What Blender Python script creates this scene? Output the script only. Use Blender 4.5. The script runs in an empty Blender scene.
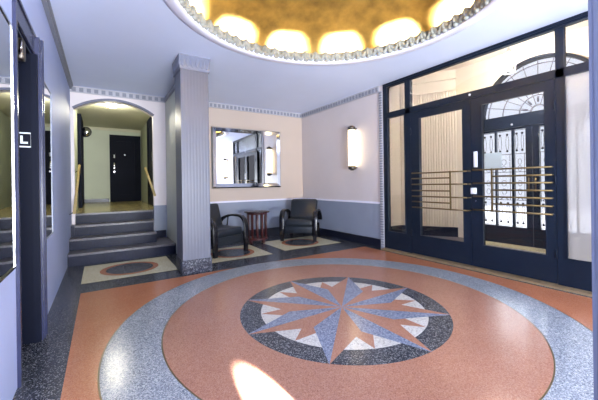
import bpy, bmesh, math, random
from mathutils import Vector, Matrix
random.seed(4)
PI = math.pi
sc = bpy.context.scene
COL = sc.collection

# ------------------------------------------------------------------ materials
def lin(c):
    f = lambda v: v / 12.92 if v <= .04045 else ((v + .055) / 1.055) ** 2.4
    return tuple(f(v / 255) for v in c) + (1,)

def mat(name, rgb, rough=.5, metal=0., spec=.5, var=.06, scale=6., bump=0., bscale=60., coat=0.):
    m = bpy.data.materials.new(name); m.use_nodes = True
    nt = m.node_tree; N = nt.nodes; L = nt.links; b = N['Principled BSDF']
    b.inputs['Roughness'].default_value = rough; b.inputs['Metallic'].default_value = metal
    b.inputs['Specular IOR Level'].default_value = spec
    b.inputs['Coat Weight'].default_value = coat
    tc = N.new('ShaderNodeTexCoord'); nz = N.new('ShaderNodeTexNoise')
    nz.inputs['Scale'].default_value = scale; nz.inputs['Detail'].default_value = 4
    L.new(tc.outputs['Object'], nz.inputs['Vector'])
    r = N.new('ShaderNodeValToRGB'); c = lin(rgb)
    lo = tuple(v * (1 - var) for v in c[:3]) + (1,); hi = tuple(min(1, v * (1 + var)) for v in c[:3]) + (1,)
    r.color_ramp.elements[0].color = lo; r.color_ramp.elements[1].color = hi
    r.color_ramp.elements[0].position = .3; r.color_ramp.elements[1].position = .7
    L.new(nz.outputs['Fac'], r.inputs['Fac']); L.new(r.outputs['Color'], b.inputs['Base Color'])
    if bump:
        n2 = N.new('ShaderNodeTexNoise'); n2.inputs['Scale'].default_value = bscale
        L.new(tc.outputs['Object'], n2.inputs['Vector'])
        bp = N.new('ShaderNodeBump'); bp.inputs['Strength'].default_value = bump; bp.inputs['Distance'].default_value = .005
        L.new(n2.outputs['Fac'], bp.inputs['Height']); L.new(bp.outputs['Normal'], b.inputs['Normal'])
    return m

def terrazzo(name, base, chips, amount=.35, scale=90., rough=.2, spec=.5):
    """marble chips of several colours set in a tinted cement"""
    m = bpy.data.materials.new(name); m.use_nodes = True
    nt = m.node_tree; N = nt.nodes; L = nt.links; b = N['Principled BSDF']
    b.inputs['Roughness'].default_value = rough; b.inputs['Specular IOR Level'].default_value = spec
    tc = N.new('ShaderNodeTexCoord'); v = N.new('ShaderNodeTexVoronoi'); v.inputs['Scale'].default_value = scale
    L.new(tc.outputs['Object'], v.inputs['Vector'])
    sep = N.new('ShaderNodeSeparateColor'); L.new(v.outputs['Color'], sep.inputs['Color'])
    r = N.new('ShaderNodeValToRGB'); cr = r.color_ramp; cr.interpolation = 'CONSTANT'
    cr.elements[0].color = lin(base); cr.elements[0].position = 0
    cr.elements[1].color = lin(chips[0]); cr.elements[1].position = 1 - amount
    for k, c in enumerate(chips[1:], 1):
        e = cr.elements.new(1 - amount + amount * k / len(chips)); e.color = lin(c)
    L.new(sep.outputs['Red'], r.inputs['Fac'])
    nz = N.new('ShaderNodeTexNoise'); nz.inputs['Scale'].default_value = 2.5; nz.inputs['Detail'].default_value = 5
    L.new(tc.outputs['Object'], nz.inputs['Vector'])
    mr = N.new('ShaderNodeMapRange'); mr.inputs['To Min'].default_value = .88; mr.inputs['To Max'].default_value = 1.1
    L.new(nz.outputs['Fac'], mr.inputs['Value'])
    mx = N.new('ShaderNodeMix'); mx.data_type = 'RGBA'; mx.blend_type = 'MULTIPLY'; mx.inputs['Factor'].default_value = 1
    L.new(r.outputs['Color'], mx.inputs['A']); L.new(mr.outputs['Result'], mx.inputs['B'])
    L.new(mx.outputs['Result'], b.inputs['Base Color'])
    return m

def glass(name, tint=(1, 1, 1), haze=0.):
    m = bpy.data.materials.new(name); m.use_nodes = True
    nt = m.node_tree; N = nt.nodes; L = nt.links; N.clear()
    out = N.new('ShaderNodeOutputMaterial'); tr = N.new('ShaderNodeBsdfTransparent'); tr.inputs['Color'].default_value = tint + (1,)
    gl = N.new('ShaderNodeBsdfGlossy'); gl.inputs['Roughness'].default_value = .02
    fr = N.new('ShaderNodeFresnel'); fr.inputs['IOR'].default_value = 1.45
    mx = N.new('ShaderNodeMixShader'); L.new(fr.outputs['Fac'], mx.inputs['Fac'])
    src = tr.outputs[0]
    if haze:
        nz = N.new('ShaderNodeTexNoise'); nz.inputs['Scale'].default_value = 1.5
        tl = N.new('ShaderNodeBsdfTranslucent'); tl.inputs['Color'].default_value = (.95, .96, 1, 1)
        mr = N.new('ShaderNodeMapRange'); mr.inputs['To Min'].default_value = haze * .8; mr.inputs['To Max'].default_value = haze * 1.2
        L.new(nz.outputs['Fac'], mr.inputs['Value'])
        m2 = N.new('ShaderNodeMixShader'); L.new(mr.outputs['Result'], m2.inputs['Fac'])
        L.new(tr.outputs[0], m2.inputs[1]); L.new(tl.outputs[0], m2.inputs[2]); src = m2.outputs[0]
    L.new(src, mx.inputs[1]); L.new(gl.outputs[0], mx.inputs[2]); L.new(mx.outputs[0], out.inputs['Surface'])
    return m

def emis(name, rgb, s):
    m = bpy.data.materials.new(name); m.use_nodes = True
    b = m.node_tree.nodes['Principled BSDF']; b.inputs['Base Color'].default_value = lin(rgb)
    b.inputs['Emission Color'].default_value = lin(rgb); b.inputs['Emission Strength'].default_value = s
    return m

M = {}
M['ceil'] = mat('ceiling_paint', (216, 225, 250), .55, var=.015, scale=2)
M['left'] = mat('lavender_wall_paint', (170, 181, 218), .5, var=.03, scale=2, spec=.12)
M['pink'] = mat('pale_pink_wall_paint', (198, 181, 168), .5, var=.02, scale=2)
M['mauve'] = mat('pale_mauve_wall_paint', (206, 196, 196), .5, var=.02, scale=2)
M['archwall'] = mat('pale_lilac_arch_wall_paint', (238, 228, 228), .5, var=.02, scale=2)
M['dado'] = mat('slate_lavender_dado_paint', (138, 146, 164), .4, var=.04, scale=3)
M['cap'] = mat('white_lavender_trim_paint', (232, 230, 244), .4, var=.02)
M['frieze'] = mat('frieze_paint', (186, 185, 194), .5, var=.03)
M['tooth'] = mat('frieze_tooth_paint', (136, 138, 150), .5, var=.05)
M['column'] = mat('column_paint', (94, 97, 112), .38, var=.04, scale=3)
M['capital'] = mat('capital_paint', (112, 116, 134), .45, var=.04, scale=8)
M['navy'] = mat('navy_painted_metal', (22, 31, 46), .42, var=.1, scale=5, spec=.18)
M['base'] = mat('navy_baseboard_paint', (20, 24, 40), .3, var=.1)
M['navydoor'] = mat('dark_navy_door_paint', (9, 14, 31), .55, var=.1, scale=3, spec=.1)
M['archi'] = mat('glossy_slate_architrave_paint', (44, 47, 74), .25, var=.08, spec=.5)
M['arch_trim'] = mat('arch_trim_paint', (112, 113, 130), .4, var=.05)
M['brass'] = mat('aged_brass', (108, 91, 58), .45, metal=.6, var=.1, scale=20)
M['rail'] = mat('varnished_pale_wood', (196, 172, 118), .45, var=.12, scale=12)
M['chrome'] = mat('chrome', (190, 190, 195), .15, metal=1, var=.03)
M['plate'] = mat('white_enamel_plate', (225, 228, 235), .35, var=.03)
M['leather'] = mat('black_leather', (22, 29, 38), .36, var=.15, scale=18, bump=.25, bscale=140, spec=.5)
M['blackwood'] = mat('black_lacquered_wood', (18, 18, 25), .25, var=.15, scale=10, spec=.5)
M['mahogany'] = mat('red_mahogany', (66, 27, 28), .3, var=.25, scale=14)
M['tabletop'] = mat('dark_mahogany_top', (50, 34, 36), .25, var=.2, scale=14)
M['gold'] = mat('gold_leaf', (134, 110, 58), .5, metal=.5, var=.4, scale=5, bump=.5, bscale=14)
M['plaster'] = mat('grey_plaster_ornament', (150, 152, 146), .65, var=.15, scale=14)
M['cream'] = mat('cream_plaster', (236, 224, 208), .55, var=.02, scale=2)
M['hall'] = mat('olive_cream_hall_paint', (200, 206, 184), .5, var=.03, scale=2)
M['divider'] = mat('pale_greenish_grey_paint', (196, 200, 192), .5, var=.03)
M['hallceil'] = mat('hall_ceiling_paint', (206, 203, 178), .6, var=.03, scale=2)
M['mirror'] = mat('silvered_mirror', (232, 234, 238), .015, metal=1, var=.005)
M['mirrorframe'] = mat('bevelled_mirror_strip', (205, 208, 215), .06, metal=1, var=.02)
M['mirrorback'] = mat('mirror_backing', (60, 56, 52), .6)
M['iron'] = mat('black_wrought_iron', (24, 24, 34), .45, var=.1)
M['notice'] = mat('pale_blue_notice_paper', (196, 214, 232), .7, var=.03)
M['bronze'] = mat('dark_bronze_cap', (96, 90, 84), .3, metal=.8, var=.1)
M['lamp'] = emis('opal_lamp_glass', (255, 234, 190), 5.)
M['hall_lamp'] = emis('warm_lamp_glass', (255, 240, 196), 14.)
M['tube'] = emis('warm_tube_glass', (255, 226, 160), 14.)
M['lantern'] = mat('white_lantern_frame', (225, 225, 228), .4)
M['pave'] = mat('grey_pavement', (226, 226, 232), .8, var=.05, scale=3)
M['threshold'] = mat('worn_brass_threshold', (150, 128, 96), .45, metal=.3, var=.15, scale=9)
M['glass'] = glass('clear_glass', (.97, .98, .98))
M['hazy'] = glass('hazy_glass', (.97, .98, 1.), .5)
M['t_dark'] = terrazzo('dark_terrazzo', (48, 51, 58), [(72, 75, 82), (36, 38, 46), (66, 68, 76), (60, 62, 70), (138, 138, 142)], .6, 180, .22, .35)
M['t_orange'] = terrazzo('salmon_terrazzo', (178, 112, 76), [(188, 126, 92), (164, 98, 66), (182, 122, 93)], .55, 200, .2, .4)
M['t_pink'] = terrazzo('rose_terrazzo', (164, 116, 93), [(178, 132, 111), (148, 100, 81), (168, 122, 102)], .6, 200, .2, .4)
M['t_grey'] = terrazzo('blue_grey_terrazzo', (134, 139, 147), [(158, 163, 169), (104, 110, 120), (180, 183, 184)], .6, 170, .2, .4)
M['t_blue'] = terrazzo('slate_blue_terrazzo', (122, 130, 150), [(146, 154, 170), (96, 104, 126)], .5, 120)
M['t_white'] = terrazzo('white_terrazzo', (198, 194, 186), [(212, 208, 202), (172, 168, 162)], .4, 110)
M['t_cream'] = terrazzo('cream_terrazzo', (218, 208, 172), [(230, 222, 190), (198, 186, 150)], .4, 110)
M['t_black'] = terrazzo('charcoal_terrazzo', (58, 60, 66), [(84, 86, 92), (42, 44, 50), (132, 132, 134)], .5, 170, .22, .25)
M['t_base'] = terrazzo('speckled_base_terrazzo', (56, 58, 70), [(84, 86, 98), (40, 42, 52), (116, 118, 126)], .5, 90, .45, .2)
M['t_step'] = terrazzo('navy_step_terrazzo', (20, 25, 47), [(30, 35, 58), (16, 19, 38)], .5, 150, .36, .12)
M['t_tread'] = terrazzo('grey_tread_terrazzo', (96, 93, 98), [(112, 108, 112), (78, 75, 84)], .5, 110, .3, .3)
M['t_landing'] = terrazzo('ochre_landing_terrazzo', (172, 158, 110), [(188, 176, 130), (150, 136, 96)], .5, 80, .2)
M['line'] = mat('brass_divider_strip', (120, 104, 74), .35, metal=.6)

# ------------------------------------------------------------------ mesh builder
class MB:
    def __init__(self): self.v = []; self.f = []; self.mi = []; self.sm = []
    def add(self, vs, fs, mi=0, smooth=False):
        o = len(self.v); self.v += [tuple(p) for p in vs]
        for f in fs: self.f.append(tuple(i + o for i in f)); self.mi.append(mi); self.sm.append(smooth)
        return self
    def box(self, x0, x1, y0, y1, z0, z1, mi=0):
        vs = [(x, y, z) for z in (z0, z1) for y in (y0, y1) for x in (x0, x1)]
        return self.add(vs, [(0, 2, 3, 1), (4, 5, 7, 6), (0, 1, 5, 4), (2, 6, 7, 3), (0, 4, 6, 2), (1, 3, 7, 5)], mi)
    def rbox(self, x0, x1, y0, y1, z0, z1, r=.02, seg=3, mi=0, xf=None):
        bm = bmesh.new(); bmesh.ops.create_cube(bm, size=1)
        for v in bm.verts:
            v.co = Vector(((x0 + x1) / 2 + v.co.x * (x1 - x0), (y0 + y1) / 2 + v.co.y * (y1 - y0), (z0 + z1) / 2 + v.co.z * (z1 - z0)))
        bmesh.ops.bevel(bm, geom=bm.edges[:] + bm.verts[:], offset=r, segments=seg, affect='EDGES', profile=.5)
        if xf: bm.transform(xf)
        bm.verts.index_update()
        self.add([v.co[:] for v in bm.verts], [[v.index for v in f.verts] for f in bm.faces], mi, True); bm.free(); return self
    def prism(self, poly, axis, a, b, mi=0, smooth=False):
        """polygon given in the two other axes (in x,y,z order), extruded along axis from a to b"""
        def P(p, t): q = list(p); q.insert(axis, t); return tuple(q)
        n = len(poly); vs = [P(p, a) for p in poly] + [P(p, b) for p in poly]
        self.add(vs, [tuple(range(n)), tuple(range(2 * n - 1, n - 1, -1))], mi)
        self.add(vs, [(i, (i + 1) % n, n + (i + 1) % n, n + i) for i in range(n)], mi, smooth); return self
    def tube(self, pts, r, n=8, mi=0, closed=False):
        pts = [Vector(p) for p in pts]; k = len(pts); rings = []
        up = None
        for i, p in enumerate(pts):
            a = pts[i - 1] if (i or closed) else p; b = pts[(i + 1) % k] if (i < k - 1 or closed) else p
            t = (b - a).normalized()
            if up is None: up = t.orthogonal().normalized()
            up = (up - t * up.dot(t)).normalized(); s = t.cross(up)
            rr = r[i] if isinstance(r, (list, tuple)) else r
            rings.append([p + (up * math.cos(2 * PI * j / n) + s * math.sin(2 * PI * j / n)) * rr for j in range(n)])
        vs = [q for g in rings for q in g]; fs = []
        for i in range(k if closed else k - 1):
            i2 = (i + 1) % k
            fs += [(i * n + j, i * n + (j + 1) % n, i2 * n + (j + 1) % n, i2 * n + j) for j in range(n)]
        self.add(vs, fs, mi, True)
        if not closed: self.add(vs, [tuple(range(n - 1, -1, -1)), tuple(range((k - 1) * n, k * n))], mi)
        return self
    def ribbon(self, pts, w, th, mi=0):
        """flat bar swept along a path in the y-z plane; pts = (y,z), centred on x=0, width w in x, thickness th"""
        k = len(pts); ring = []
        for i in range(k):
            a = Vector(pts[max(i - 1, 0)]); b = Vector(pts[min(i + 1, k - 1)]); t = (b - a).normalized(); nrm = Vector((-t.y, t.x))
            p = Vector(pts[i]); h = w / 2; c = min(w, th) * .22
            prof = [(-h + c, -th / 2), (h - c, -th / 2), (h, -th / 2 + c), (h, th / 2 - c), (h - c, th / 2), (-h + c, th / 2), (-h, th / 2 - c), (-h, -th / 2 + c)]
            ring.append([(x, p.x + nrm.x * d, p.y + nrm.y * d) for x, d in prof])
        vs = [q for g in ring for q in g]; n = 8
        fs = [(i * n + j, i * n + (j + 1) % n, (i + 1) * n + (j + 1) % n, (i + 1) * n + j) for i in range(k - 1) for j in range(n)]
        self.add(vs, fs, mi, True); self.add(vs, [tuple(range(n)), tuple(range((k - 1) * n, k * n))[::-1]], mi); return self
    def lathe(self, prof, c=(0, 0, 0), n=32, mi=0, a0=0., a1=2 * PI, smooth=True):
        full = abs(a1 - a0 - 2 * PI) < 1e-6; m = n if full else n + 1; vs = []
        for r, z in prof:
            for j in range(m):
                a = a0 + (a1 - a0) * j / n; vs.append((c[0] + r * math.cos(a), c[1] + r * math.sin(a), c[2] + z))
        fs = []
        for i in range(len(prof) - 1):
            for j in range(n):
                j2 = (j + 1) % m; fs.append((i * m + j, i * m + j2, (i + 1) * m + j2, (i + 1) * m + j))
        return self.add(vs, fs, mi, smooth)
    def ellipsoid(self, c, r, n=10, mi=0, rot=None):
        vs = []; fs = []; h = n // 2
        for i in range(h + 1):
            t = PI * i / h
            for j in range(n):
                a = 2 * PI * j / n; p = Vector((r[0] * math.sin(t) * math.cos(a), r[1] * math.sin(t) * math.sin(a), r[2] * math.cos(t)))
                if rot: p = rot @ p
                vs.append(tuple(p + Vector(c)))
        for i in range(h):
            for j in range(n): fs.append((i * n + j, (i + 1) * n + j, (i + 1) * n + (j + 1) % n, i * n + (j + 1) % n))
        return self.add(vs, fs, mi, True)
    def build(self, name, mats, parent=None):
        if not isinstance(mats, (list, tuple)): mats = [mats]
        me = bpy.data.meshes.new(name); me.from_pydata(self.v, [], self.f)
        for m in mats: me.materials.append(m)
        me.polygons.foreach_set('material_index', self.mi); me.polygons.foreach_set('use_smooth', self.sm)
        bm = bmesh.new(); bm.from_mesh(me); bmesh.ops.remove_doubles(bm, verts=bm.verts, dist=1e-5)
        bmesh.ops.dissolve_degenerate(bm, edges=bm.edges, dist=1e-6)
        bmesh.ops.recalc_face_normals(bm, faces=bm.faces); bm.to_mesh(me); bm.free(); me.update()
        o = bpy.data.objects.new(name, me); COL.objects.link(o)
        if parent: o.parent = parent
        return o

def tag(o, label, cat, group=None, kind=None):
    o['label'] = label; o['category'] = cat
    if group: o['group'] = group
    if kind: o['kind'] = kind
    return o
def empty(name, loc=(0, 0, 0), rz=0):
    o = bpy.data.objects.new(name, None); o.empty_display_size = .1; COL.objects.link(o); o.location = loc; o.rotation_euler[2] = rz; return o
def S(o, label, cat): return tag(o, label, cat, kind='structure')
def copy_tree(o, parent=None):
    c = o.copy(); COL.objects.link(c)
    if parent: c.parent = parent
    for ch in list(o.children): copy_tree(ch, c)
    return c

# ------------------------------------------------------------------ dimensions
XL, XR = -.42, 4.144            # left wall, right wall
YB, YA, YF = 6.35, 6.42, -3.2  # mirror wall, arch wall, front wall
ZC = 2.84
CX, CY = 1.865, 2.225           # centre of the compass and of the dome
HY0, HY1, HX1, HZ, HC = 6.54, 10.8, 1.06, .69, 2.87
XS = 6.2                        # street wall

# ------------------------------------------------------------------ floor with inlaid terrazzo
fl = MB(); FM = [M[k] for k in ('t_dark', 't_orange', 't_grey', 't_pink', 't_black', 't_white', 't_blue', 't_cream', 'line')]
fl.box(XL - .6, XR + .08, YF, YA, -.1, 0, 0)
lay = [0.]
def nl(): lay[0] += .00035; return lay[0]
def rect(x0, x1, y0, y1, mi): z = nl(); fl.add([(x0, y0, z), (x1, y0, z), (x1, y1, z), (x0, y1, z)], [(0, 1, 2, 3)], mi)
def disc(cx, cy, r, mi, n=128):
    z = nl(); fl.add([(cx + r * math.cos(2 * PI * i / n), cy + r * math.sin(2 * PI * i / n), z) for i in range(n)], [tuple(range(n))], mi)
def tri(pts, mi, z): fl.add([(x, y, z) for x, y in pts], [(0, 1, 2)], mi)
rect(-.2, 3.985, .35, 4.1, 1)
disc(CX, CY, 1.898, 8); disc(CX, CY, 1.888, 2); disc(CX, CY, 1.527, 8); disc(CX, CY, 1.518, 3)
disc(CX, CY, .925, 4); disc(CX, CY, .742, 5)
pol = lambda r, d: (CX + r * math.cos(math.radians(d)), CY + r * math.sin(math.radians(d)))
z = nl()
for k in range(8):
    a = 45 * k + 22.5; tri([pol(.742, a), pol(.43, a + 16.2), pol(.43, a - 16.2)], 3, z)
z = nl(); VAL = .487
for k in range(8):
    a = 45 * k
    tri([(CX, CY), pol(.935, a), pol(VAL, a + 22.5)], 3, z); tri([(CX, CY), pol(VAL, a - 22.5), pol(.935, a)], 6, z)
for (x0, x1, y0, y1) in ((-.215, .875, 4.47, 5.43), (1.345, 2.36, 4.53, 5.5), (2.64, 3.87, 4.62, 5.6)):
    rect(x0, x1, y0, y1, 7); cx, cy = (x0 + x1) / 2, (y0 + y1) / 2
    disc(cx, cy, .36, 1, 64); disc(cx, cy, .29, 4, 64)
S(fl.build('floor', FM), 'lobby terrazzo floor with salmon field, grey ring and eight-pointed compass star', 'floor')

# ------------------------------------------------------------------ ceiling with dome
ce = MB(); R0 = 1.47
angs = sorted([2 * PI * i / 120 for i in range(120)] + [math.atan2(y - CY, x - CX) % (2 * PI) for x in (XL - .1, XR + .1) for y in (YF, YA + .1)])
def toRect(a):
    dx, dy = math.cos(a), math.sin(a); t = 1e9
    for v, d, lo, hi in ((CX, dx, XL - .1, XR + .1), (CY, dy, YF, YA + .1)):
        if d > 1e-9: t = min(t, (hi - v) / d)
        elif d < -1e-9: t = min(t, (lo - v) / d)
    return (CX + dx * t, CY + dy * t)
n = len(angs)
for zz in (ZC, ZC + .06):
    ce.add([(CX + R0 * math.cos(a), CY + R0 * math.sin(a), zz) for a in angs] + [toRect(a) + (zz,) for a in angs],
           [(i, (i + 1) % n, n + (i + 1) % n, n + i) for i in range(n)])
ce.add([(CX + R0 * math.cos(a), CY + R0 * math.sin(a), zz) for zz in (ZC, ZC + .06) for a in angs], [(i, (i + 1) % n, n + (i + 1) % n, n + i) for i in range(n)])
ceil = S(ce.build('ceiling', M['ceil']), 'pale lavender lobby ceiling around the round gilded dome', 'ceiling')
RD = 1.82
d = MB(); d.lathe([(RD, .02), (RD, .12)] + [(RD * math.cos(t), .12 + .62 * math.sin(t)) for t in [PI / 2 * i / 14 for i in range(1, 14)]] + [(.02, .74)], (CX, CY, ZC + .04), 96)
dome = d.build('dome', M['gold'], ceil); dome['label'] = 'gold leaf dome'
cr = MB(); cr.lathe([(1.60, .065), (1.60, .0), (1.56, -.012), (1.50, -.02), (1.462, -.008), (1.462, .004), (1.58, .03), (1.60, .065)], (CX, CY, ZC), 120)
bd = MB(); bd.lathe([(1.474, .0), (1.470, .06), (1.474, .125), (1.50, .138), (1.54, .12), (1.54, .0)], (CX, CY, ZC), 120); bo = bd.build('leaf_band', M['plaster'], ceil); bo['label'] = 'grey plaster band behind the leaves'
cm = cr.build('cornice_ring', M['cap'], ceil)
lf = MB()
NL = 64
for k in range(NL):
    a = 2 * PI * k / NL; c, s = math.cos(a), math.sin(a)
    Rm = Matrix(((-s, -c, 0), (c, -s, 0), (0, 0, 1)))      # local x tangent, local y outwards->in
    for (tx, rz_, zz, sx, sy, sz, tilt) in ((-.025, 0, .082, .028, .034, .066, .45), (.012, 0, .092, .03, .042, .064, .1), (.048, 0, .084, .028, .034, .06, -.4), (.064, 0, .05, .026, .04, .045, -.8), (-.055, 0, .046, .026, .032, .046, .9), (0.0, 0, .03, .036, .044, .03, 0.)):
        rot = Rm @ Matrix.Rotation(tilt, 3, 'Y')
        p = Vector((CX + 1.468 * c, CY + 1.468 * s, ZC + zz - .005)) + Rm @ Vector((tx, 0, 0))
        lf.ellipsoid(p, (sx, sy, sz), 8, 0, rot)
lo = lf.build('leaf_moulding', M['plaster'], ceil); lo['label'] = 'grey plaster leaf moulding round the dome rim'
# cove lamps
lamp0 = None
for k in range(14):
    a = math.radians(100 + 360 / 14 * k)
    if lamp0 is None:
        r = empty('cove_lamp'); lamp0 = r
        MB().box(-.17, .17, -.03, .03, 0, .03).build('lamp_housing', M['plate'], r)
        MB().tube([(-.16, .0, .05), (.16, .0, .05)], .013, 10).build('lamp_tube', M['tube'], r)
    else: r = copy_tree(lamp0)
    r.location = (CX + 1.67 * math.cos(a), CY + 1.67 * math.sin(a), ZC + .062); r.rotation_euler[2] = a + PI / 2
    tag(r, 'short warm tube lamp hidden in the cove behind the dome leaf moulding', 'lamp', 'cove lamps around the dome')
    ld = bpy.data.lights.new('cove_light', 'AREA'); ld.shape = 'RECTANGLE'; ld.size = .32; ld.size_y = .14
    ld.energy = 64; ld.color = (1, .92, .70); ld.spread = math.radians(88)
    lo_ = bpy.data.objects.new('cove_light', ld); COL.objects.link(lo_)
    lo_.location = (CX + 1.56 * math.cos(a), CY + 1.56 * math.sin(a), ZC + .15)
    dirv = Vector((math.cos(a) * .82, math.sin(a) * .82, .68)); lo_.rotation_euler = dirv.to_track_quat('-Z', 'Y').to_euler()

# ------------------------------------------------------------------ friezes, baseboards
tn = [0]
def frieze(p0, p1, nrm, label, z0=ZC - .10, z1=ZC, pitch=.105):
    """flat band with a row of teeth, along p0->p1 (xy); nrm points into the room"""
    p0 = Vector(p0); p1 = Vector(p1); nv = Vector(nrm); L = (p1 - p0).length; t = (p1 - p0) / L
    mb = MB()
    def bx(a, b, d, za, zb, mi):
        q = [p0 + t * a, p0 + t * b, p0 + t * b + nv * d, p0 + t * a + nv * d]
        mb.prism([(v.x, v.y) for v in q], 2, za, zb, mi)
    bx(0, L, .012, z0, z1, 0); bx(0, L, .03, z1 - .018, z1, 0); bx(0, L, .02, z0, z0 + .012, 0)
    k = int(L / pitch)
    for i in range(k):
        a = (i + .5) * L / k; bx(a - pitch * .28, a + pitch * .28, .026, z0 + .016, z1 - .02, 1)
    tn[0] += 1
    return S(mb.build('trim_%d' % tn[0], [M['frieze'], M['tooth']]), label, 'trim')
frieze((XL, YA), (1.06, YA), (0, -1), 'toothed ceiling frieze above the arch over the stairs')
frieze((1.18, YB), (XR, YB), (0, -1), 'toothed ceiling frieze above the framed wall mirror', pitch=.085)
frieze((XR, 3.84), (XR, YB - .03), (-1, 0), 'toothed ceiling frieze above the tall wall sconce', pitch=.085)
tn[0] += 1
S(MB().box(XL, XL + .03, YF, YA - .03, ZC - .06, ZC).box(XL, XL + .05, YF, YA - .03, ZC - .02, ZC).build('trim_%d' % tn[0], M['tooth']), 'plain grey ceiling trim along the left wall', 'trim')
# ladder-like strip beside the entrance
mb = MB(); mb.box(XR - .012, XR, 3.76, 3.845, 0, ZC - .1, 0)
z = .01
while z < ZC - .12: mb.box(XR - .03, XR - .01, 3.775, 3.83, z, z + .026, 1); z += .044
tn[0] += 1
S(mb.build('trim_%d' % tn[0], [M['frieze'], M['tooth']]), 'ribbed vertical strip at the left edge of the glazed entrance', 'trim')

def wallbox(name, boxes, mats, label):
    mb = MB()
    for b in boxes: mb.box(*b)
    return S(mb.build(name, mats), label, 'wall')
DZ = .775
# left wall with the lift recess
LX = XL - .6; OY0, OY1, OZ = 2.42, 3.02, 2.15
wallbox('wall_left', [(LX, XL, YF, OY0, 0, ZC), (LX, XL, OY1, YA + .12, 0, ZC), (LX, XL, OY0, OY1, OZ, ZC), (LX - .1, LX, YF, YA + .12, 0, ZC)], M['left'], 'glossy lavender left wall with mirrors and dark doorway')
# back wall (mirror wall)
wallbox('wall_back', [(1.18, XR, YB, YB + .12, DZ, ZC, 0), (1.18, XR, YB, YB + .12, 0, DZ, 1), (1.18, XR, YB - .012, YB, DZ - .005, DZ + .03, 2)], [M['pink'], M['dado'], M['cap']], 'pale pink wall with slate dado behind the armchairs')
wallbox('wall_right', [(XR, XR + .12, 3.76, YB + .12, DZ, ZC, 0), (XR, XR + .12, 3.76, YB + .12, 0, DZ, 1), (XR - .012, XR, 3.846, YB - .012, DZ - .005, DZ + .03, 2),
                       (XR, XR + .12, YF, .79, DZ, ZC, 0), (XR, XR + .12, YF, .79, 0, DZ, 1), (XR - .012, XR, YF, .79, DZ - .005, DZ + .03, 2)],
        [M['mauve'], M['dado'], M['cap']], 'pale mauve wall with slate dado carrying the wall sconce')
S(MB().box(1.18, XR - .02, YB - .025, YB, 0, .15).build('baseboard_back', M['base']), 'dark navy baseboard behind the armchairs', 'baseboard')
S(MB().box(XR - .025, XR, 3.846, YB - .025, 0, .15).box(XR - .025, XR, YF, .77, 0, .15).build('baseboard_right', M['base']), 'dark navy baseboard below the wall sconce', 'baseboard')
wallbox('wall_divider', [(1.06, 1.18, 4.575, YB + .12, 0, ZC, 0)], [M['divider']], 'pale greenish divider wall between column and stairs')
S(MB().box(1.035, 1.06, 4.575, YA - .03, ZC - .1, ZC - .02).build('trim_20', M['tooth']), 'grey ceiling trim along the divider wall beside the stairs', 'trim')
# arch wall
AX0, AX1, AZS, RISE = -.372, .84, 2.455, .20
acx = (AX0 + AX1) / 2; hc = (AX1 - AX0) / 2; AR = (hc * hc + RISE * RISE) / (2 * RISE); acz = AZS + RISE - AR
th = math.asin(hc / AR)
arc = [(acx + AR * math.sin(-th + 2 * th * i / 32), acz + AR * math.cos(-th + 2 * th * i / 32)) for i in range(33)]
mb = MB(); y0, y1 = YA, HY0
mb.box(XL, AX0, y0, y1, DZ, ZC, 0); mb.box(XL, AX0, y0, y1, 0, DZ, 0)
mb.box(AX1, 1.06, y0, y1, DZ, ZC, 0); mb.box(AX1, 1.06, y0, y1, 0, DZ, 1)
for (xa, za), (xb, zb) in zip(arc, arc[1:]): mb.prism([(xa, za), (xb, zb), (xb, ZC), (xa, ZC)], 1, y0, y1, 0)
S(mb.build('wall_stairs', [M['archwall'], M['dado']]), 'pale mauve wall with a low arch over the stairs', 'wall')
mb = MB()
for i in range(32):
    q = []
    for (x, z), e in ((arc[i], 0), (arc[i + 1], 0), (arc[i + 1], .038), (arc[i], .038)):
        k = (AR + e) / AR; q.append((acx + (x - acx) * k, acz + (z - acz) * k))
    mb.prism(q, 1, y0 - .035, y0 + .01, 0)
S(mb.build('trim_21', M['arch_trim']), 'grey curved trim band on the arch over the stairs', 'trim')
# front wall behind the viewpoint, with a wide opening added to let fill light in
wallbox('wall_front', [(XL, -.25, YF - .12, YF, 0, ZC), (4.0, XR + .12, YF - .12, YF, 0, ZC), (-.25, 4.0, YF - .12, YF, 0, .35), (-.25, 4.0, YF - .12, YF, 2.7, ZC)], M['mauve'], 'front wall opposite the seating corner, with a wide opening added for fill light')

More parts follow.
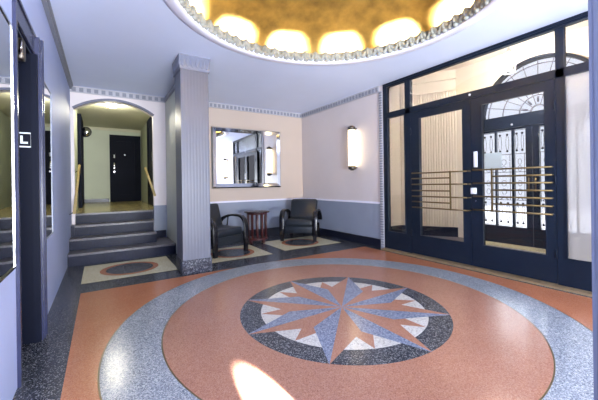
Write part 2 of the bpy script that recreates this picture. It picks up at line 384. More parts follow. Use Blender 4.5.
# ------------------------------------------------------------------ columns
def column(loc, label):
    r = empty('column', loc); w = .372; h = .40
    pts = []
    def side(ax, ay, bx, by, k):
        for i in range(k):
            for s, o in ((0, .0), (.12, -.0), (.2, .0008), (.5, .0012), (.8, .0008), (.88, 0.)):
                t = (i + s) / k; nx, ny = (by - ay), -(bx - ax); l = math.hypot(nx, ny)
                pts.append((ax + (bx - ax) * t + nx / l * (o - .004), ay + (by - ay) * t + ny / l * (o - .004)))
    x, y = w / 2 - .005, h / 2 - .005
    side(-x, -y, x, -y, 9); side(x, -y, x, y, 9); side(x, y, -x, y, 9); side(-x, y, -x, -y, 9)
    MB().prism(pts, 2, .175, 2.66).build('shaft', M['column'], r)
    MB().rbox(-w / 2 - .006, w / 2 + .006, -h / 2 - .006, h / 2 + .006, 0, .175, .004, 1).build('plinth', M['t_base'], r)
    c = MB(); c.prism([(-w / 2 - .006, -h / 2 - .006), (w / 2 + .006, -h / 2 - .006), (w / 2 + .006, h / 2 + .006), (-w / 2 - .006, h / 2 + .006)], 2, 2.655, 2.68)
    vs = []
    for e, z in ((.004, 2.68), (.010, 2.72), (.016, 2.8), (.018, ZC - .002)):
        vs += [(-w / 2 - e, -h / 2 - e, z), (w / 2 + e, -h / 2 - e, z), (w / 2 + e, h / 2 + e, z), (-w / 2 - e, h / 2 + e, z)]
    c.add(vs, [(i * 4 + j, i * 4 + (j + 1) % 4, i * 4 + 4 + (j + 1) % 4, i * 4 + 4 + j) for i in range(3) for j in range(4)] + [(0, 1, 2, 3), (12, 13, 14, 15)])
    for i in range(6):
        t = -w / 2 + w * (i + .5) / 6
        for sy in (-1, 1): c.ellipsoid((t, sy * (h / 2 + .012), 2.76), (w / 13, .008, .08), 8)
        t = -h / 2 + h * (i + .5) / 6
        for sx in (-1, 1): c.ellipsoid((sx * (w / 2 + .012), t, 2.76), (.008, h / 13, .08), 8)
    c.build('capital', M['capital'], r)
    tag(r, label, 'column', kind='structure'); return r
column((1.058, 4.372, 0), 'square fluted lavender column on speckled plinth beside the stairs')
column((1.058, .031, 0), 'square lavender column at the right edge of the view')

# ------------------------------------------------------------------ stairs and hall
st = empty('staircase', (0, 0, 0))
edges = [5.55, 5.87, 6.19, 6.50]
for k in range(4):
    x1 = 1.055 if k == 0 else .80; x0 = XL if k < 3 else AX0
    yb = YA - .001 if k < 3 else HY0
    yb2 = [YA - .001, YA - .001, HY0, HY0 + .0][k]
    z1 = .1725 * (k + 1); z0 = .1725 * k if k else 0
    s = MB(); f = edges[k]
    if k < 2: s.box(x0, x1, f + .012, YA - .002, z0, z1 - .03, 0); s.box(x0, x1, f, YA - .002, z1 - .03, z1, 1)
    elif k == 2:
        s.box(AX0 + .002, x1, f + .012, HY0, z0, z1 - .03, 0); s.box(AX0 + .002, x1, f, HY0, z1 - .03, z1, 1); s.box(XL, AX0 + .002, f, YA - .002, z0, z1, 0)
    else: s.box(AX0 + .002, AX1 - .002, f + .008, HY0, 0.345 + .1725, z1 - .03, 0); s.box(AX0 + .002, AX1 - .002, f, HY0, z1 - .03, z1, 1)
    s.build('step', [M['t_step'], M['t_tread']], st)
MB().box(.80, AX1 + .2, YA - .03, YA - .002, .1725, .30).build('skirting', M['t_step'], st)
S(st, 'four navy terrazzo steps with grey treads under the arch', 'stairs')
S(MB().box(XL - .1, HX1 + .1, HY0, HY1 + .1, HZ - .2, HZ).build('floor_landing', M['t_landing']), 'ochre terrazzo landing at the top of the stairs', 'floor')
wallbox('wall_hall_left', [(XL - .1, XL, HY0, HY1 + .1, HZ - .2, HC)], M['hall'], 'olive cream left wall of the upper hall')
wallbox('wall_hall_right', [(HX1, HX1 + .1, HY0, HY1 + .1, HZ - .2, HC)], M['hall'], 'olive cream right wall of the upper hall')
wallbox('wall_hall_back', [(XL, HX1, HY1, HY1 + .1, HZ, HC)], M['hall'], 'olive cream end wall of the upper hall')
S(MB().box(XL - .1, HX1 + .1, HY0, HY1 + .1, HC, HC + .08).build('ceiling_hall', M['hallceil']), 'cream ceiling of the upper hall', 'ceiling')
S(MB().box(XL, HX1, HY1 - .03, HY1, HC - .07, HC - .02).box(XL, HX1, HY1 - .06, HY1, HC - .02, HC).build('trim_22', M['hallceil']), 'cream ceiling moulding at the end of the upper hall', 'trim')
S(MB().box(XL, .20, HY1 - .02, HY1, HZ, HZ + .1).build('baseboard_hall', M['base']), 'dark baseboard at the end of the upper hall', 'baseboard')

def panel_door(name, w, h, label, th=.045):
    """door leaf with raised frame; local x = width, front = -y, origin bottom left"""
    r = empty(name)
    m = MB(); m.box(0, w, 0, th, 0, h)
    for a, b, c, d_ in ((.0, .11, 0, h), (w - .11, w, 0, h), (.11, w - .11, 0, .2), (.11, w - .11, h - .13, h)): m.box(a, b, -.012, .001, c, d_)
    m.build('leaf', M['navydoor'], r)
    f = MB(); f.box(-.06, 0, -.02, th + .01, 0, h + .06); f.box(w, w + .06, -.02, th + .01, 0, h + .06); f.box(0, w, -.02, th + .01, h, h + .06)
    f.build('door_frame', M['navydoor'], r)
    S(r, label, 'door'); return r
d4 = panel_door('door_4', .70, 1.93, 'dark navy door at the end of the upper hall'); d4.location = (.285, HY1 - .046, HZ)
MB().rbox(.035, .075, -.03, -.012, .96, 1.16, .004, 1).tube([(.055, -.03, 1.0), (.055, -.055, 1.0)], .018, 10).build('lock', M['chrome'], d4)
MB().tube([(.055, -.012, .89), (.055, -.05, .89)], .025, 12).build('knob', M['chrome'], d4)
MB().rbox(.04, .075, -.025, -.012, 1.3, 1.4, .003, 1).build('number_plate', M['plate'], d4)
MB().tube([(.33, -.02, 1.4), (.33, .0, 1.4)], .02, 12).build('peephole', M['chrome'], d4)
d5 = panel_door('door_5', 1.0, 1.97, 'dark navy door on the right side of the upper hall'); d5.location = (.98, 8.35, HZ); d5.rotation_euler[2] = -PI / 2
MB().rbox(.8, .84, -.03, -.012, .9, 1.2, .004, 1).build('push_plate', M['chrome'], d5)
d6 = panel_door('door_6', .95, 1.99, 'dark navy door on the left side of the upper hall'); d6.location = (XL + .05, 8.3, HZ); d6.rotation_euler[2] = PI / 2

def handrail(pts, brackets, label):
    r = empty('handrail')
    MB().tube(pts, .021, 12).build('rail', M['rail'], r)
    for p, q in brackets: MB().tube([p, ((p[0] + q[0]) / 2, q[1], q[2] - .03), q], .008, 8).build('bracket', M['iron'], r)
    tag(r, label, 'handrail', 'handrails of the stairs')
handrail([(-.355, 5.93, .745), (-.355, 7.46, 1.57)], [((XL, 6.0, .72), (-.36, 6.0, .765)), ((XL, 7.3, 1.42), (-.36, 7.3, 1.47))], 'pale wooden handrail on the left wall of the stairs')
handrail([(.785, 5.9, .985), (.785, 7.2, 1.52)], [((AX1, 6.5, 1.18), (.79, 6.5, 1.22)), ((AX1 + .2, 7.1, 1.42), (.79, 7.1, 1.47))], 'pale wooden handrail at the right side of the stairs')
# hall lamp and convex mirror
r = empty('ceiling_light', (.205, 7.55, HC))
MB().lathe([(.0, 0), (.15, 0), (.15, -.02), (.13, -.025)], n=32).build('base_plate', M['plate'], r)
MB().lathe([(.13, -.02), (.125, -.04), (.1, -.065), (.05, -.08), (.001, -.083)], n=32).build('diffuser', M['hall_lamp'], r)
tag(r, 'small flush ceiling light glowing just behind the arch', 'lamp')
r = empty('convex_mirror', (-.30, 9.1, 2.47))
MB().lathe([(.115, 0), (.105, .03), (.075, .06), (.03, .078), (.001, .08)], n=32).build('mirror_dome', M['mirrorframe'], r)
MB().tube([(.115 * math.cos(2 * PI * i / 32), .115 * math.sin(2 * PI * i / 32), 0) for i in range(32)], .014, 8, closed=True).build('rim', M['iron'], r)
MB().tube([(0, 0, .0), (0, 0, -.03), (-.02, .0, -.12)], .012, 8).build('bracket', M['iron'], r)
r.rotation_euler = (PI / 2 - .15, 0, -.25)
tag(r, 'small round convex mirror with dark rim high in the upper hall', 'mirror')

# ------------------------------------------------------------------ lift recess in the left wall
dr = empty('door_7', (0, 0, 0))
a = MB()
P0 = XL + .04
a.box(XL - .01, XL + .018, OY0 - .035, OY0, 0, OZ + .13); a.box(XL - .01, P0, OY1, OY1 + .12, 0, OZ + .13); a.box(XL - .01, XL + .012, OY0, OY1, OZ, OZ + .13)
a.box(XL - .01, P0 + .012, OY1 + .105, OY1 + .125, 0, OZ + .15); a.box(XL - .01, XL + .02, OY0 - .035, OY1 + .125, OZ + .125, OZ + .145)
a.box(XL - .01, P0 + .01, OY1 + .03, OY1 + .045, 0, OZ + .03)
a.build('architrave', M['archi'], dr)
a = MB(); a.box(LX + .05, XL - .012, OY1 - .012, OY1 + .0, 0.002, OZ); a.box(LX + .05, XL - .012, OY0, OY0 + .012, 0.002, OZ); a.box(LX + .05, XL - .012, OY0, OY1, OZ - .012, OZ)
a.box(XL - .012, XL + .03, OY1 - .03, OY1 + .01, 0.002, OZ - .01)
a.build('reveal', M['navydoor'], dr)
MB().box(LX + .02, LX + .06, OY0, OY1, 0.002, OZ).build('leaf', M['navydoor'], dr)
S(dr, 'dark navy doorway recess in the left wall between two mirrors', 'door')
r = empty('door_closer', (XL - .022, 2.74, 2.08))
MB().rbox(-.022, .022, -.04, .04, -.08, .058, .01, 2).build('closer_body', M['bronze'], r)
MB().tube([(.0, -.04, -.05), (.015, -.07, -.02), (.01, -.05, .04)], .008, 8).build('closer_arm', M['chrome'], r)
tag(r, 'metal door closer at the top of the dark doorway', 'door closer')
r = empty('floor_sign', (XL - .055, OY1 - .013, 1.5))
MB().box(-.05, .05, -.004, 0, -.055, .055).build('sign_plate', M['navydoor'], r)
b = MB()
for x0, x1, z0, z1 in ((-.05, .05, .045, .055), (-.05, .05, -.055, -.045), (-.05, -.04, -.045, .045), (.04, .05, -.045, .045)): b.box(x0, x1, -.007, -.004, z0, z1)
b.build('sign_border', M['plate'], r)
MB().box(-.018, -.004, -.007, -.004, -.028, .03).box(-.004, .024, -.007, -.004, -.028, -.014).build('letter', M['plate'], r)
tag(r, 'small square sign with a white letter L in the dark doorway', 'sign')

def wall_panel_mirror(y0, y1, z0, z1, label, em='chrome', e=.012):
    r = empty('mirror_panel', (XL, (y0 + y1) / 2, z0)); h = (y1 - y0) / 2
    MB().box(.0, .014, -h, h, 0, z1 - z0).build('mirror_glass', M['mirror'], r)
    f = MB()
    f.box(0, .019, -h - e, -h, -e, z1 - z0 + e); f.box(0, .019, h, h + e, -e, z1 - z0 + e); f.box(0, .019, -h, h, -e, 0); f.box(0, .019, -h, h, z1 - z0, z1 - z0 + e)
    f.build('mirror_edge', M[em], r)
    tag(r, label, 'mirror')
wall_panel_mirror(1.25, 2.285, .72, 2.03, 'tall mirror panel on the left wall at the left edge of the view')
wall_panel_mirror(3.25, 3.87, .705, 2.06, 'narrow mirror panel on the left wall between dark doorway and stairs', 'dado', .006)

# ------------------------------------------------------------------ framed mirror on the back wall
r = empty('wall_mirror', (2.71, YB - .042, 1.075), -.024); W, H, B = .795, 1.275, .095
MB().box(-W, W, 0, .03, 0, H).build('backing', M['mirrorback'], r)
MB().box(-W + B, W - B, -.008, 0, B, H - B).build('mirror_glass', M['mirror'], r)
o4 = [(-W, 0), (W, 0), (W, H), (-W, H)]; i4 = [(-W + B, B), (W - B, B), (W - B, H - B), (-W + B, H - B)]
for k in range(4):
    k2 = (k + 1) % 4; m = MB(); t1 = .25
    L_ = lambda p, q, t: (p[0] + (q[0] - p[0]) * t, p[1] + (q[1] - p[1]) * t)
    ps = [(o4[k], -.004), (o4[k2], -.004), (L_(o4[k2], i4[k2], t1), -.028), (L_(o4[k], i4[k], t1), -.028), (i4[k2], -.009), (i4[k], -.009), (o4[k], 0), (o4[k2], 0), (i4[k2], 0), (i4[k], 0)]
    m.add([(p[0], y, p[1]) for p, y in ps], [(0, 1, 2, 3), (3, 2, 4, 5), (6, 0, 1, 7), (5, 4, 8, 9), (6, 7, 8, 9), (0, 3, 5, 9, 6), (1, 7, 8, 4, 2)])
    m.build('frame_strip', M['mirrorframe'], r)
tag(r, 'wide rectangular mirror in a silvered slanted frame on the pink wall', 'mirror')

# ------------------------------------------------------------------ sconces
def sconce(y, label):
    r = empty('wall_sconce', (XR, y, 1.81)); h = .355
    MB().box(-.02, 0, -.03, .03, -h, h).build('back_plate', M['plate'], r)
    MB().lathe([(.001, -h), (.064, -h), (.066, -h + .02), (.066, h - .02), (.064, h), (.001, h)], (-.105, 0, 0), 32).build('diffuser', M['lamp'], r)
    for s in (-1, 1):
        MB().lathe([(.001, s * (h + .05)), (.03, s * (h + .07)), (.04, s * (h + .055)), (.066, s * (h + .05)), (.073, s * (h + .035)), (.073, s * (h - .015)), (.067, s * (h - .015))], (-.105, 0, 0), 32).build('end_cap', M['bronze'], r)
        MB().box(-.09, 0, -.03, .03, s * (h + .02) - .01, s * (h + .02) + .01).build('arm', M['bronze'], r)
    tag(r, label, 'lamp')
sconce(4.455, 'tall glowing cylinder sconce on the mauve wall left of the entrance')
sconce(.0, 'second cylinder sconce seen only in the framed mirror, beyond the entrance')

# ------------------------------------------------------------------ armchairs and side table
def armchair():
    r = empty('armchair')
    MB().rbox(-.285, .285, -.33, .28, .285, .425, .045, 4).build('seat_cushion', M['leather'], r)
    MB().rbox(-.29, .29, -.325, .30, .15, .30, .02, 3).build('seat_frame', M['leather'], r)
    xf = Matrix.Translation((0, .22, .36)) @ Matrix.Rotation(-.30, 4, 'X')
    b = MB(); b.rbox(-.29, .29, -.06, .075, -.10, .46, .05, 4, xf=xf); b.build('backrest', M['leather'], r)
    p = MB(); p.tube([xf @ Vector(v) for v in ((-.25, -.062, .02), (-.25, -.062, .42), (.25, -.062, .42), (.25, -.062, .02))], .006, 6); p.build('piping', M['leather'], r)
    for s in (-1, 1):
        path = [(-.345, .10), (-.35, .25), (-.348, .40)]
        for i in range(1, 10):
            t = PI / 2 * i / 9; path.append((-.348 + .17 * (1 - math.cos(t)), .40 + .20 * math.sin(t)))
        path += [(-.05, .605), (.08, .59), (.20, .555), (.30, .50), (.37, .43), (.40, .36)]
        a = MB(); a.ribbon(path, .095, .036)
        o = a.build('arm', M['blackwood'], r)
        for v in o.data.vertices: v.co.x += s * .335
        MB().prism([(s * .33 - .033, -.365), (s * .33 + .033, -.365), (s * .33 + .033, -.32), (s * .33 - .033, -.32)], 2, 0, .12).build('leg', M['blackwood'], r)
        l = MB(); l.add([(s * .30 + dx, y + dy, z) for (y, z) in ((.40, 0), (.31, .30)) for dx, dy in ((-.028, -.022), (.028, -.022), (.028, .022), (-.028, .022))],
                        [(0, 1, 2, 3), (4, 5, 6, 7), (0, 1, 5, 4), (1, 2, 6, 5), (2, 3, 7, 6), (3, 0, 4, 7)]); l.build('leg', M['blackwood'], r)
        MB().tube([(s * .29, .1, .35), (s * .33, .1, .585)], .012, 8).build('arm_support', M['blackwood'], r)
    return r
G = 'armchairs in the seating corner'
c1 = armchair()
def face(c, fx, fy, dx, dy, label):   # (fx,fy) = middle of the front feet, (dx,dy) = facing direction
    l = math.hypot(dx, dy); dx /= l; dy /= l
    c.location = (fx - dx * .345, fy - dy * .345, .004); c.rotation_euler[2] = math.atan2(dx, -dy); tag(c, label, 'armchair', G)
c2 = copy_tree(c1)
face(c1, 1.80, 4.93, .37, -.93, 'black leather armchair beside the column, partly hidden by it')
face(c2, 3.28, 5.21, -.70, -.72, 'black leather armchair in the corner right of the slatted table')
t = empty('side_table', (2.60, 5.66, .003))
MB().lathe([(.001, .585), (.235, .585), (.25, .592), (.253, .602), (.248, .612), (.001, .614)], n=48).build('tabletop', M['tabletop'], t)
MB().lathe([(.14, .555), (.205, .555), (.205, .586), (.14, .586), (.14, .555)], n=32).build('apron', M['mahogany'], t)
MB().lathe([(.001, .06), (.205, .06), (.215, .07), (.215, .085), (.205, .095), (.001, .095)], n=48).build('shelf', M['mahogany'], t)
for k in range(12):
    a = 2 * PI * k / 12 + .15; s = MB(); s.rbox(-.019, .019, -.008, .008, .09, .57, .003, 1, xf=Matrix.Translation((.19 * math.cos(a), .19 * math.sin(a), 0)) @ Matrix.Rotation(a + PI / 2, 4, 'Z')); s.build('slat', M['mahogany'], t)
for k in range(4):
    a = PI / 2 * k + .4; MB().lathe([(.001, 0), (.028, 0), (.034, .03), (.03, .062), (.001, .062)], (.17 * math.cos(a), .17 * math.sin(a), 0), 14).build('foot', M['mahogany'], t)
tag(t, 'round red-brown slatted side table between the two armchairs', 'table')

# ------------------------------------------------------------------ glazed entrance
X0, X1 = 4.135, 4.205
w = empty('window_1', (0, 0, 0)); f = MB()
fb = lambda y0, y1, z0, z1, dx=0.: f.box(X0 - dx, X1, y0, y1, z0, z1)
fb(3.675, 3.757, 0, ZC - .002); fb(.795, .87, 0, ZC - .002)
fb(3.20, 3.30, 0, ZC - .07); fb(1.26, 1.335, 0, ZC - .07)
fb(.87, 3.675, 2.775, ZC - .002); fb(.87, 3.675, 2.243, 2.335)
fb(.87, 1.26, 0, .31); fb(3.30, 3.675, 0, .31)
fb(.87, 3.675, 2.80, 2.812, .015)
for (a, b) in ((3.30, 3.675), (.87, 1.26)):
    f.box(X0 - .012, X0, a, b, .31, .322); f.box(X0 - .012, X0, a, a + .012, .31, 2.243); f.box(X0 - .012, X0, b - .012, b, .31, 2.243)
f.build('window_frame', M['navy'], w)
for (a, b, c, e, m) in ((3.30, 3.675, .31, 2.243, 'glass'), (.87, 1.26, .31, 2.243, 'hazy'), (3.30, 3.675, 2.335, 2.775, 'glass'), (.87, 1.26, 2.335, 2.775, 'glass'), (1.335, 3.20, 2.335, 2.775, 'glass')):
    MB().box(4.166, 4.172, a, b, c, e).build('pane', M[m], w)
MB().ellipsoid((X0 - .01, 2.25, 2.29), (.012, .016, .016), 10).build('sensor', M['plate'], w)
MB().box(4.03, X0 + .06, .80, 3.757, 0, .022).build('threshold', M['threshold'], w)
S(w, 'navy framed entrance glazing with sidelights and transom panes', 'window')
KB = .982
def leaf(name, y0, y1, g0, g1, bars, short_from, long_y, vert_y, label):
    r = empty(name, (0, 0, 0)); L = MB(); ya, yb = min(y0, y1), max(y0, y1); ga, gb = min(g0, g1), max(g0, g1)
    L.box(X0, X1, ya, ga, .03, 2.236); L.box(X0, X1, gb, yb, .03, 2.236); L.box(X0, X1, ga, gb, .03, .315); L.box(X0, X1, ga, gb, 2.137, 2.236)
    for q in ((ga, ga + .01, .315, 2.137), (gb - .01, gb, .315, 2.137), (ga + .01, gb - .01, .315, .325), (ga + .01, gb - .01, 2.127, 2.137)): L.box(X0 - .006, X0 + .02, *q)
    L.build('leaf_frame', M['navy'], r)
    MB().box(4.166, 4.172, ga, gb, .315, 2.137).build('pane', M['glass'], r)
    for k, zz in enumerate(bars):
        zz = 1.15 + (zz - 1.15) * KB; ye = (short_from if k % 2 else long_y)
        ys, ye2 = ye[0] * KB, ye[1] * KB
        b = MB(); b.tube([(4.07, ys, zz), (4.07, ye2, zz)], .010, 8)
        for q in ((ys if k % 2 == 0 or name == 'door_1' else ye2), (ye2 if name == 'door_2' or k % 2 == 0 else ys)):
            qq = q + (.015 if q < 2.2 * 1 and q == min(ys, ye2) else -.015); b.tube([(4.07, qq, zz), (X0 + .002, qq, zz)], .007, 6)
        b.build('push_bar', M['brass'], r)
    MB().box(4.06, 4.08, vert_y * KB - .008, vert_y * KB + .008, 1.15 + (bars[6] - 1.15) * KB - .012, 1.15 + (bars[0] - 1.15) * KB + .012).build('bar_upright', M['brass'], r)
    S(r, label, 'door'); return r
da = leaf('door_1', 2.255, 3.195, 2.352, 3.05, (1.284, 1.2, 1.11, 1.014, .926, .842, .753), (3.19, 2.545), (3.19, 2.316), 2.55, 'left leaf of the navy entrance doors with seven brass push bars')
db = leaf('door_2', 1.34, 2.248, 1.43, 2.115, (1.293, 1.205, 1.12, 1.033, .948, .86, .771), (1.995, 1.378), (2.235, 1.378), 1.997, 'right leaf of the navy entrance doors with seven brass push bars')
MB().rbox(X0 - .012, X0 + .005, 2.165, 2.212, 1.33, 1.535, .003, 1).build('finger_plate', M['plate'], db)
MB().rbox(X0 - .03, X0 + .005, 2.18, 2.248, .98, 1.06, .004, 1).tube([(X0 - .04, 2.214, 1.02), (X0 - .02, 2.214, 1.02)], .018, 12).build('lock', M['plate'], db)
MB().tube([(X0 - .012, 2.19, .89), (X0 + .005, 2.19, .89)], .01, 10).build('keyhole', M['chrome'], db)
for d_, ys in ((da, (3.19, 3.17)), (db, (1.345, 1.365))):
    for zz in (.35, 1.15, 1.95): MB().tube([(X0 - .006, ys[0], zz - .05), (X0 - .006, ys[0], zz + .05)], .009, 8).build('hinge', M['navy'], d_)

# ------------------------------------------------------------------ vestibule and street doors
VC = 3.46
S(MB().box(XR + .08, XS + .15, -.15, 4.6, -.1, 0).build('floor_vestibule', M['t_tread']), 'grey terrazzo floor of the entrance vestibule', 'floor')
S(MB().box(5.86, XS - .045, 1.3, 3.2, 0, .012).build('trim_23', M['t_cream']), 'pale sill strip on the vestibule floor before the street doors', 'trim')
S(MB().box(XR + .06, XS + .2, -.15, 4.6, VC, VC + .08).build('ceiling_vestibule', M['cream']), 'cream ceiling of the entrance vestibule', 'ceiling')
S(MB().box(XR + .0, XR + .12, -.15, 4.6, ZC + .06, VC).build('wall_entrance_head', M['cream']), 'cream wall above the entrance glazing inside the vestibule', 'wall')
def splay(name, yo, yi, label):
    """straight plaster side wall, then a fluted splayed wall running to the street wall"""
    m = MB(); s = 1 if yo > yi else -1; xa = 5.6
    m.prism([(XR + .06, yo), (xa, yo), (xa, yo + s * .1), (XR + .06, yo + s * .1)], 2, 0, VC, 0)
    p = Vector((xa, yo)); q = Vector((XS, yi)); L = (q - p).length; t = (q - p) / L; nv = Vector((-t.y, t.x)) * (1 if s < 0 else -1)
    k = 22; pts = []
    for i in range(k):
        for u, o in ((0, 0), (.2, .012), (.5, .02), (.8, .012)): c = p + t * L * (i + u) / k + nv * o; pts.append((c.x, c.y))
    e = q - nv * .12; g = p - nv * .12; pts += [(q.x, q.y), (e.x, e.y), (g.x, g.y)]
    m.prism(pts, 2, 0, 3.02, 0)
    m.prism([(p.x, p.y), (q.x, q.y), (e.x, e.y), (g.x, g.y)], 2, 3.02, VC, 0)
    a = p + nv * .035; b = q + nv * .035; m.prism([(p.x, p.y), (q.x, q.y), (b.x, b.y), (a.x, a.y)], 2, 3.02, 3.07, 0)
    a = p + nv * .06; b = q + nv * .06; m.prism([(p.x, p.y), (q.x, q.y), (b.x, b.y), (a.x, a.y)], 2, 3.26, 3.31, 0)
    a = p + nv * .03; b = q + nv * .03; m.prism([(p.x, p.y), (q.x, q.y), (b.x, b.y), (a.x, a.y)], 2, 0, .2, 1)
    m.box(XR + .08, xa, min(yo, yo - s * .02), max(yo, yo - s * .02), 0, .2, 1)
    S(m.build(name, [M['cream'], M['t_step']]), label, 'wall')
splay('wall_vestibule_left', 4.6, 3.66, 'fluted cream wall seen through the left entrance door')
splay('wall_vestibule_right', -.15, .84, 'fluted cream wall at the right side of the vestibule')
SC, SR, SZ = 2.25, .92, 2.31; SM = 2.33
m = MB(); TH = .14
m.box(XS, XS + TH, 3.22, 3.75, 0, VC); m.box(XS, XS + TH, .75, 1.28, 0, VC)
def arcp(r, i, k): t = PI * i / k; return (SC + r * math.cos(t), SZ + r * math.sin(t))
for i in range(32):
    a, b = arcp(SR, i, 32), arcp(SR, i + 1, 32); m.prism([a, b, (b[0], VC), (a[0], VC)], 0, XS, XS + TH)
m.box(XS, XS + TH, 3.17, 3.22, SZ, VC); m.box(XS, XS + TH, 1.28, 1.33, SZ, VC)
S(m.build('wall_street', M['cream']), 'cream street wall of the vestibule with an arched doorway', 'wall')
# fanlight
w2 = empty('window_2', (0, 0, 0)); f = MB()
def band(f, r0, r1, x0, x1, k=32, a0=0, a1=None):
    for i in range(k):
        f.prism([arcp(r0, i, k), arcp(r0, i + 1, k), arcp(r1, i + 1, k), arcp(r1, i, k)], 0, x0, x1)
band(f, SR - .05, SR, XS - .03, XS + .08)
f.build('arch_frame', M['navy'], w2)
g = MB()
for rr, x in ((.28, .008), (.55, .006), (.80, .007)): band(g, rr - x, rr + x, XS + .03, XS + .05)
for i in range(1, 12):
    t = PI * i / 12; r0 = .12 if i % 2 else .28
    a = Vector((SC + r0 * math.cos(t), SZ + r0 * math.sin(t))); b = Vector((SC + .88 * math.cos(t), SZ + .88 * math.sin(t)))
    g.tube([(XS + .04, a.x, a.y), (XS + .04, b.x, b.y)], .006, 6)
for i in range(5):
    t = PI * (i + .5) / 5; a = (SC + .16 * math.cos(t), SZ + .16 * math.sin(t)); b = (SC + .25 * math.cos(t), SZ + .25 * math.sin(t))
    g.tube([(XS + .03, *a), (XS + .03, *b)], .015, 6)
band(g, .10, .125, XS + .03, XS + .05)
g.build('glazing_bars', M['arch_trim'], w2)
pm = MB(); pm.prism([arcp(SR - .03, i, 32) for i in range(33)], 0, XS + .055, XS + .06); pm.build('pane', M['glass'], w2)
MB().box(XS - .04, XS + .09, 1.29, 3.21, 2.09, SZ).build('transom_beam', M['navy'], w2)
MB().ellipsoid((XS - .045, 2.62, 2.14), (.012, .02, .02), 10).build('stud', M['plate'], w2)
S(w2, 'half-round fanlight over the street doors with radiating bars', 'window')
def loop(gm, yc, zc, ry, rz, r=.0034, n=18):
    gm.tube([(XS - .002, yc + ry * math.cos(2 * PI * i / n), zc + rz * math.sin(2 * PI * i / n)) for i in range(n)], r, 5, closed=True)
def street_leaf(name, s, ve, label):
    r = empty(name, (0, 0, 0)); Y = lambda v: SM + s * v     # v = distance from the meeting line
    def bx(mm, v0, v1, z0, z1, x0=XS, x1=XS + .05): a, b = sorted((Y(v0), Y(v1))); mm.box(x0, x1, a, b, z0, z1)
    m = MB()
    bx(m, .004, .10, 0.004, 2.085); bx(m, .83, ve, 0.004, 2.085); bx(m, .10, .83, 0.004, .32); bx(m, .10, .83, 2.05, 2.085)
    bx(m, .28, .32, .32, 2.05); bx(m, .57, .60, .32, 2.05)
    m.build('leaf_frame', M['navy'], r)
    g = MB(); bx(g, .10, .83, .32, 2.05, XS + .03, XS + .036); g.build('pane', M['glass'], r)
    for v0, v1 in ((.10, .28), (.32, .57), (.60, .83)):
        gm = MB(); c = (v0 + v1) / 2; hw = (v1 - v0) / 2
        for zz in (.34, .80, 1.30, 1.62, 2.035): gm.tube([(XS - .002, Y(v0), zz), (XS - .002, Y(v1), zz)], .0045, 5)
        for u in (-.48, .48):
            vv = c + u * hw
            for za, zb in ((.34, .80), (1.62, 2.035)):
                loop(gm, Y(vv), (za + zb) / 2, hw * .2, (zb - za) * .33)
                for zz in (za + .06, zb - .06): gm.ellipsoid((XS - .006, Y(vv), zz), (.012, .021, .021), 8)
        for zz in (.95, 1.10, 1.36, 1.48): loop(gm, Y(c), zz, hw * .3, .05)
        for u in (-1, 1):
            gm.tube([(XS - .002, Y(c + u * hw * .8), .80), (XS - .002, Y(c + u * hw * .8), 1.62)], .0045, 5)
            gm.tube([(XS - .002, Y(c), .86), (XS - .002, Y(c + u * hw * .55), .80)], .006, 5)
        gm.build('grille', M['iron'], r)
    MB().tube([(XS - .03, Y(.05), .95), (XS - .03, Y(.05), 1.2)], .012, 8).tube([(XS - .03, Y(.05), .97), (XS + .01, Y(.05), .97)], .008, 6).tube([(XS - .03, Y(.05), 1.18), (XS + .01, Y(.05), 1.18)], .008, 6).build('handle', M['brass'], r)
    S(r, label, 'door'); return r
street_leaf('door_3', 1, .888, 'left street door leaf with black iron grille behind the entrance')
street_leaf('door_8', -1, 1.045, 'right street door leaf with black iron grille behind the entrance')
MB_n = MB().box(XS - .03, XS - .024, 2.80, 3.10, 1.38, 1.67).build('notice', M['notice'])
tag(MB_n, 'blank pale blue notice fixed to the iron grille of the street door', 'notice')
r = empty('pendant_lantern', (5.3, 2.28, VC))
MB().tube([(0, 0, 0), (0, 0, -.3)], .006, 8).build('chain', M['lantern'], r)
c = MB()
for i in range(6):
    a = 2 * PI * i / 6; c.tube([(0, 0, -.28), (.09 * math.cos(a), .09 * math.sin(a), -.42), (.075 * math.cos(a), .075 * math.sin(a), -.66)], .005, 6)
for rr, zz in ((.09, -.42), (.075, -.66)): c.tube([(rr * math.cos(2 * PI * i / 24), rr * math.sin(2 * PI * i / 24), zz) for i in range(24)], .006, 6, closed=True)
c.build('cage', M['lantern'], r)
MB().lathe([(.001, -.63), (.04, -.62), (.05, -.54), (.04, -.46), (.001, -.44)], n=20).build('bulb', M['hall_lamp'], r)
tag(r, 'slim white pendant lantern hanging in the vestibule', 'lamp')
S(MB().box(XS + .15, XS + 9, -8, 13, -.2, -.02).build('floor_street', M['pave']), 'pale pavement outside the street doors', 'pavement')

# ------------------------------------------------------------------ light
def light(name, kind, loc, energy, color=(1, 1, 1), aim=None, **kw):
    l = bpy.data.lights.new(name, kind); l.energy = energy; l.color = color
    for k, v in kw.items(): setattr(l, k, v)
    o = bpy.data.objects.new(name, l); COL.objects.link(o); o.location = loc
    if aim: o.rotation_euler = (Vector(aim) - Vector(loc)).to_track_quat('-Z', 'Y').to_euler()
    return o
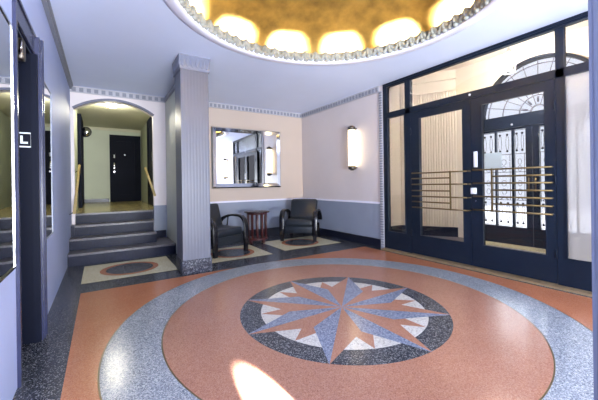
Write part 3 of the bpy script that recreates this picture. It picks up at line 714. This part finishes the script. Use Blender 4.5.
# added fill lamps in the front opening, for the passage and the ceiling
light('front_fill', 'AREA', (.3, YF - .1, 1.5), 80, (.95, .96, 1.), aim=(.4, 3, 1.5), shape='RECTANGLE', size=1.1, size_y=2.3)
light('ceiling_fill', 'AREA', (1.1, YF - .05, .75), 620, (.90, .95, 1.), aim=(1.0, -.7, 2.84), shape='RECTANGLE', size=2.5, size_y=.8, spread=math.radians(130))  # added upward fill that lifts the ceiling
light('street_daylight', 'AREA', (XS + .5, 2.25, 1.2), 60, (.9, .93, 1.), aim=(XS - 2, 2.25, 1.2), shape='RECTANGLE', size=1.9, size_y=1.7)
light('street_sun', 'SUN', (12, 0, 10), 5.5, (1, .98, .96), aim=(12 - .40, .2, 10 - .9), angle=math.radians(.6))
# hall lamp, vestibule lantern, dome
light('hall_bulb', 'POINT', (.205, 7.55, 2.66), 34, (1, .95, .80), shadow_soft_size=.12)
light('lantern_bulb', 'POINT', (5.3, 2.28, 2.9), 400, (1, .94, .87), shadow_soft_size=.08)
# low beam of sunlight on the floor
light('sun_beam', 'SPOT', (.775, -1.9, .74), 42000, (1, .98, .98), aim=(.735, 1.32, 0), spot_size=math.radians(4.2), spot_blend=.35, shadow_soft_size=.01)

wd = bpy.data.worlds.new('World'); sc.world = wd; wd.use_nodes = True
bg = wd.node_tree.nodes['Background']; bg.inputs['Color'].default_value = (.85, .86, 1., 1); bg.inputs['Strength'].default_value = 1.15

# ------------------------------------------------------------------ camera
cd = bpy.data.cameras.new('camera'); cam = bpy.data.objects.new('camera', cd); COL.objects.link(cam)
yaw, roll, f = .5667, -.0147, 311.08
fw = Vector((math.sin(yaw), math.cos(yaw), 0)); rt = Vector((math.cos(yaw), -math.sin(yaw), 0)); up = Vector((0, 0, 1))
r2 = rt * math.cos(roll) + up * math.sin(roll); u2 = -rt * math.sin(roll) + up * math.cos(roll)
mw = Matrix((r2, u2, -fw)).transposed().to_4x4(); mw.translation = (0, 0, 1.15)
cam.matrix_world = mw
cd.sensor_width = 36; cd.sensor_fit = 'HORIZONTAL'; cd.lens = f / 598 * 36
cd.shift_x = 0; cd.shift_y = (183.55 - 200) / 598
cd.clip_start = .02; cd.clip_end = 200
sc.camera = cam
sc.view_settings.view_transform = 'Standard'; sc.view_settings.look = 'None'; sc.view_settings.gamma = 1
sc.view_settings.use_curve_mapping = False; sc.view_settings.exposure = .05
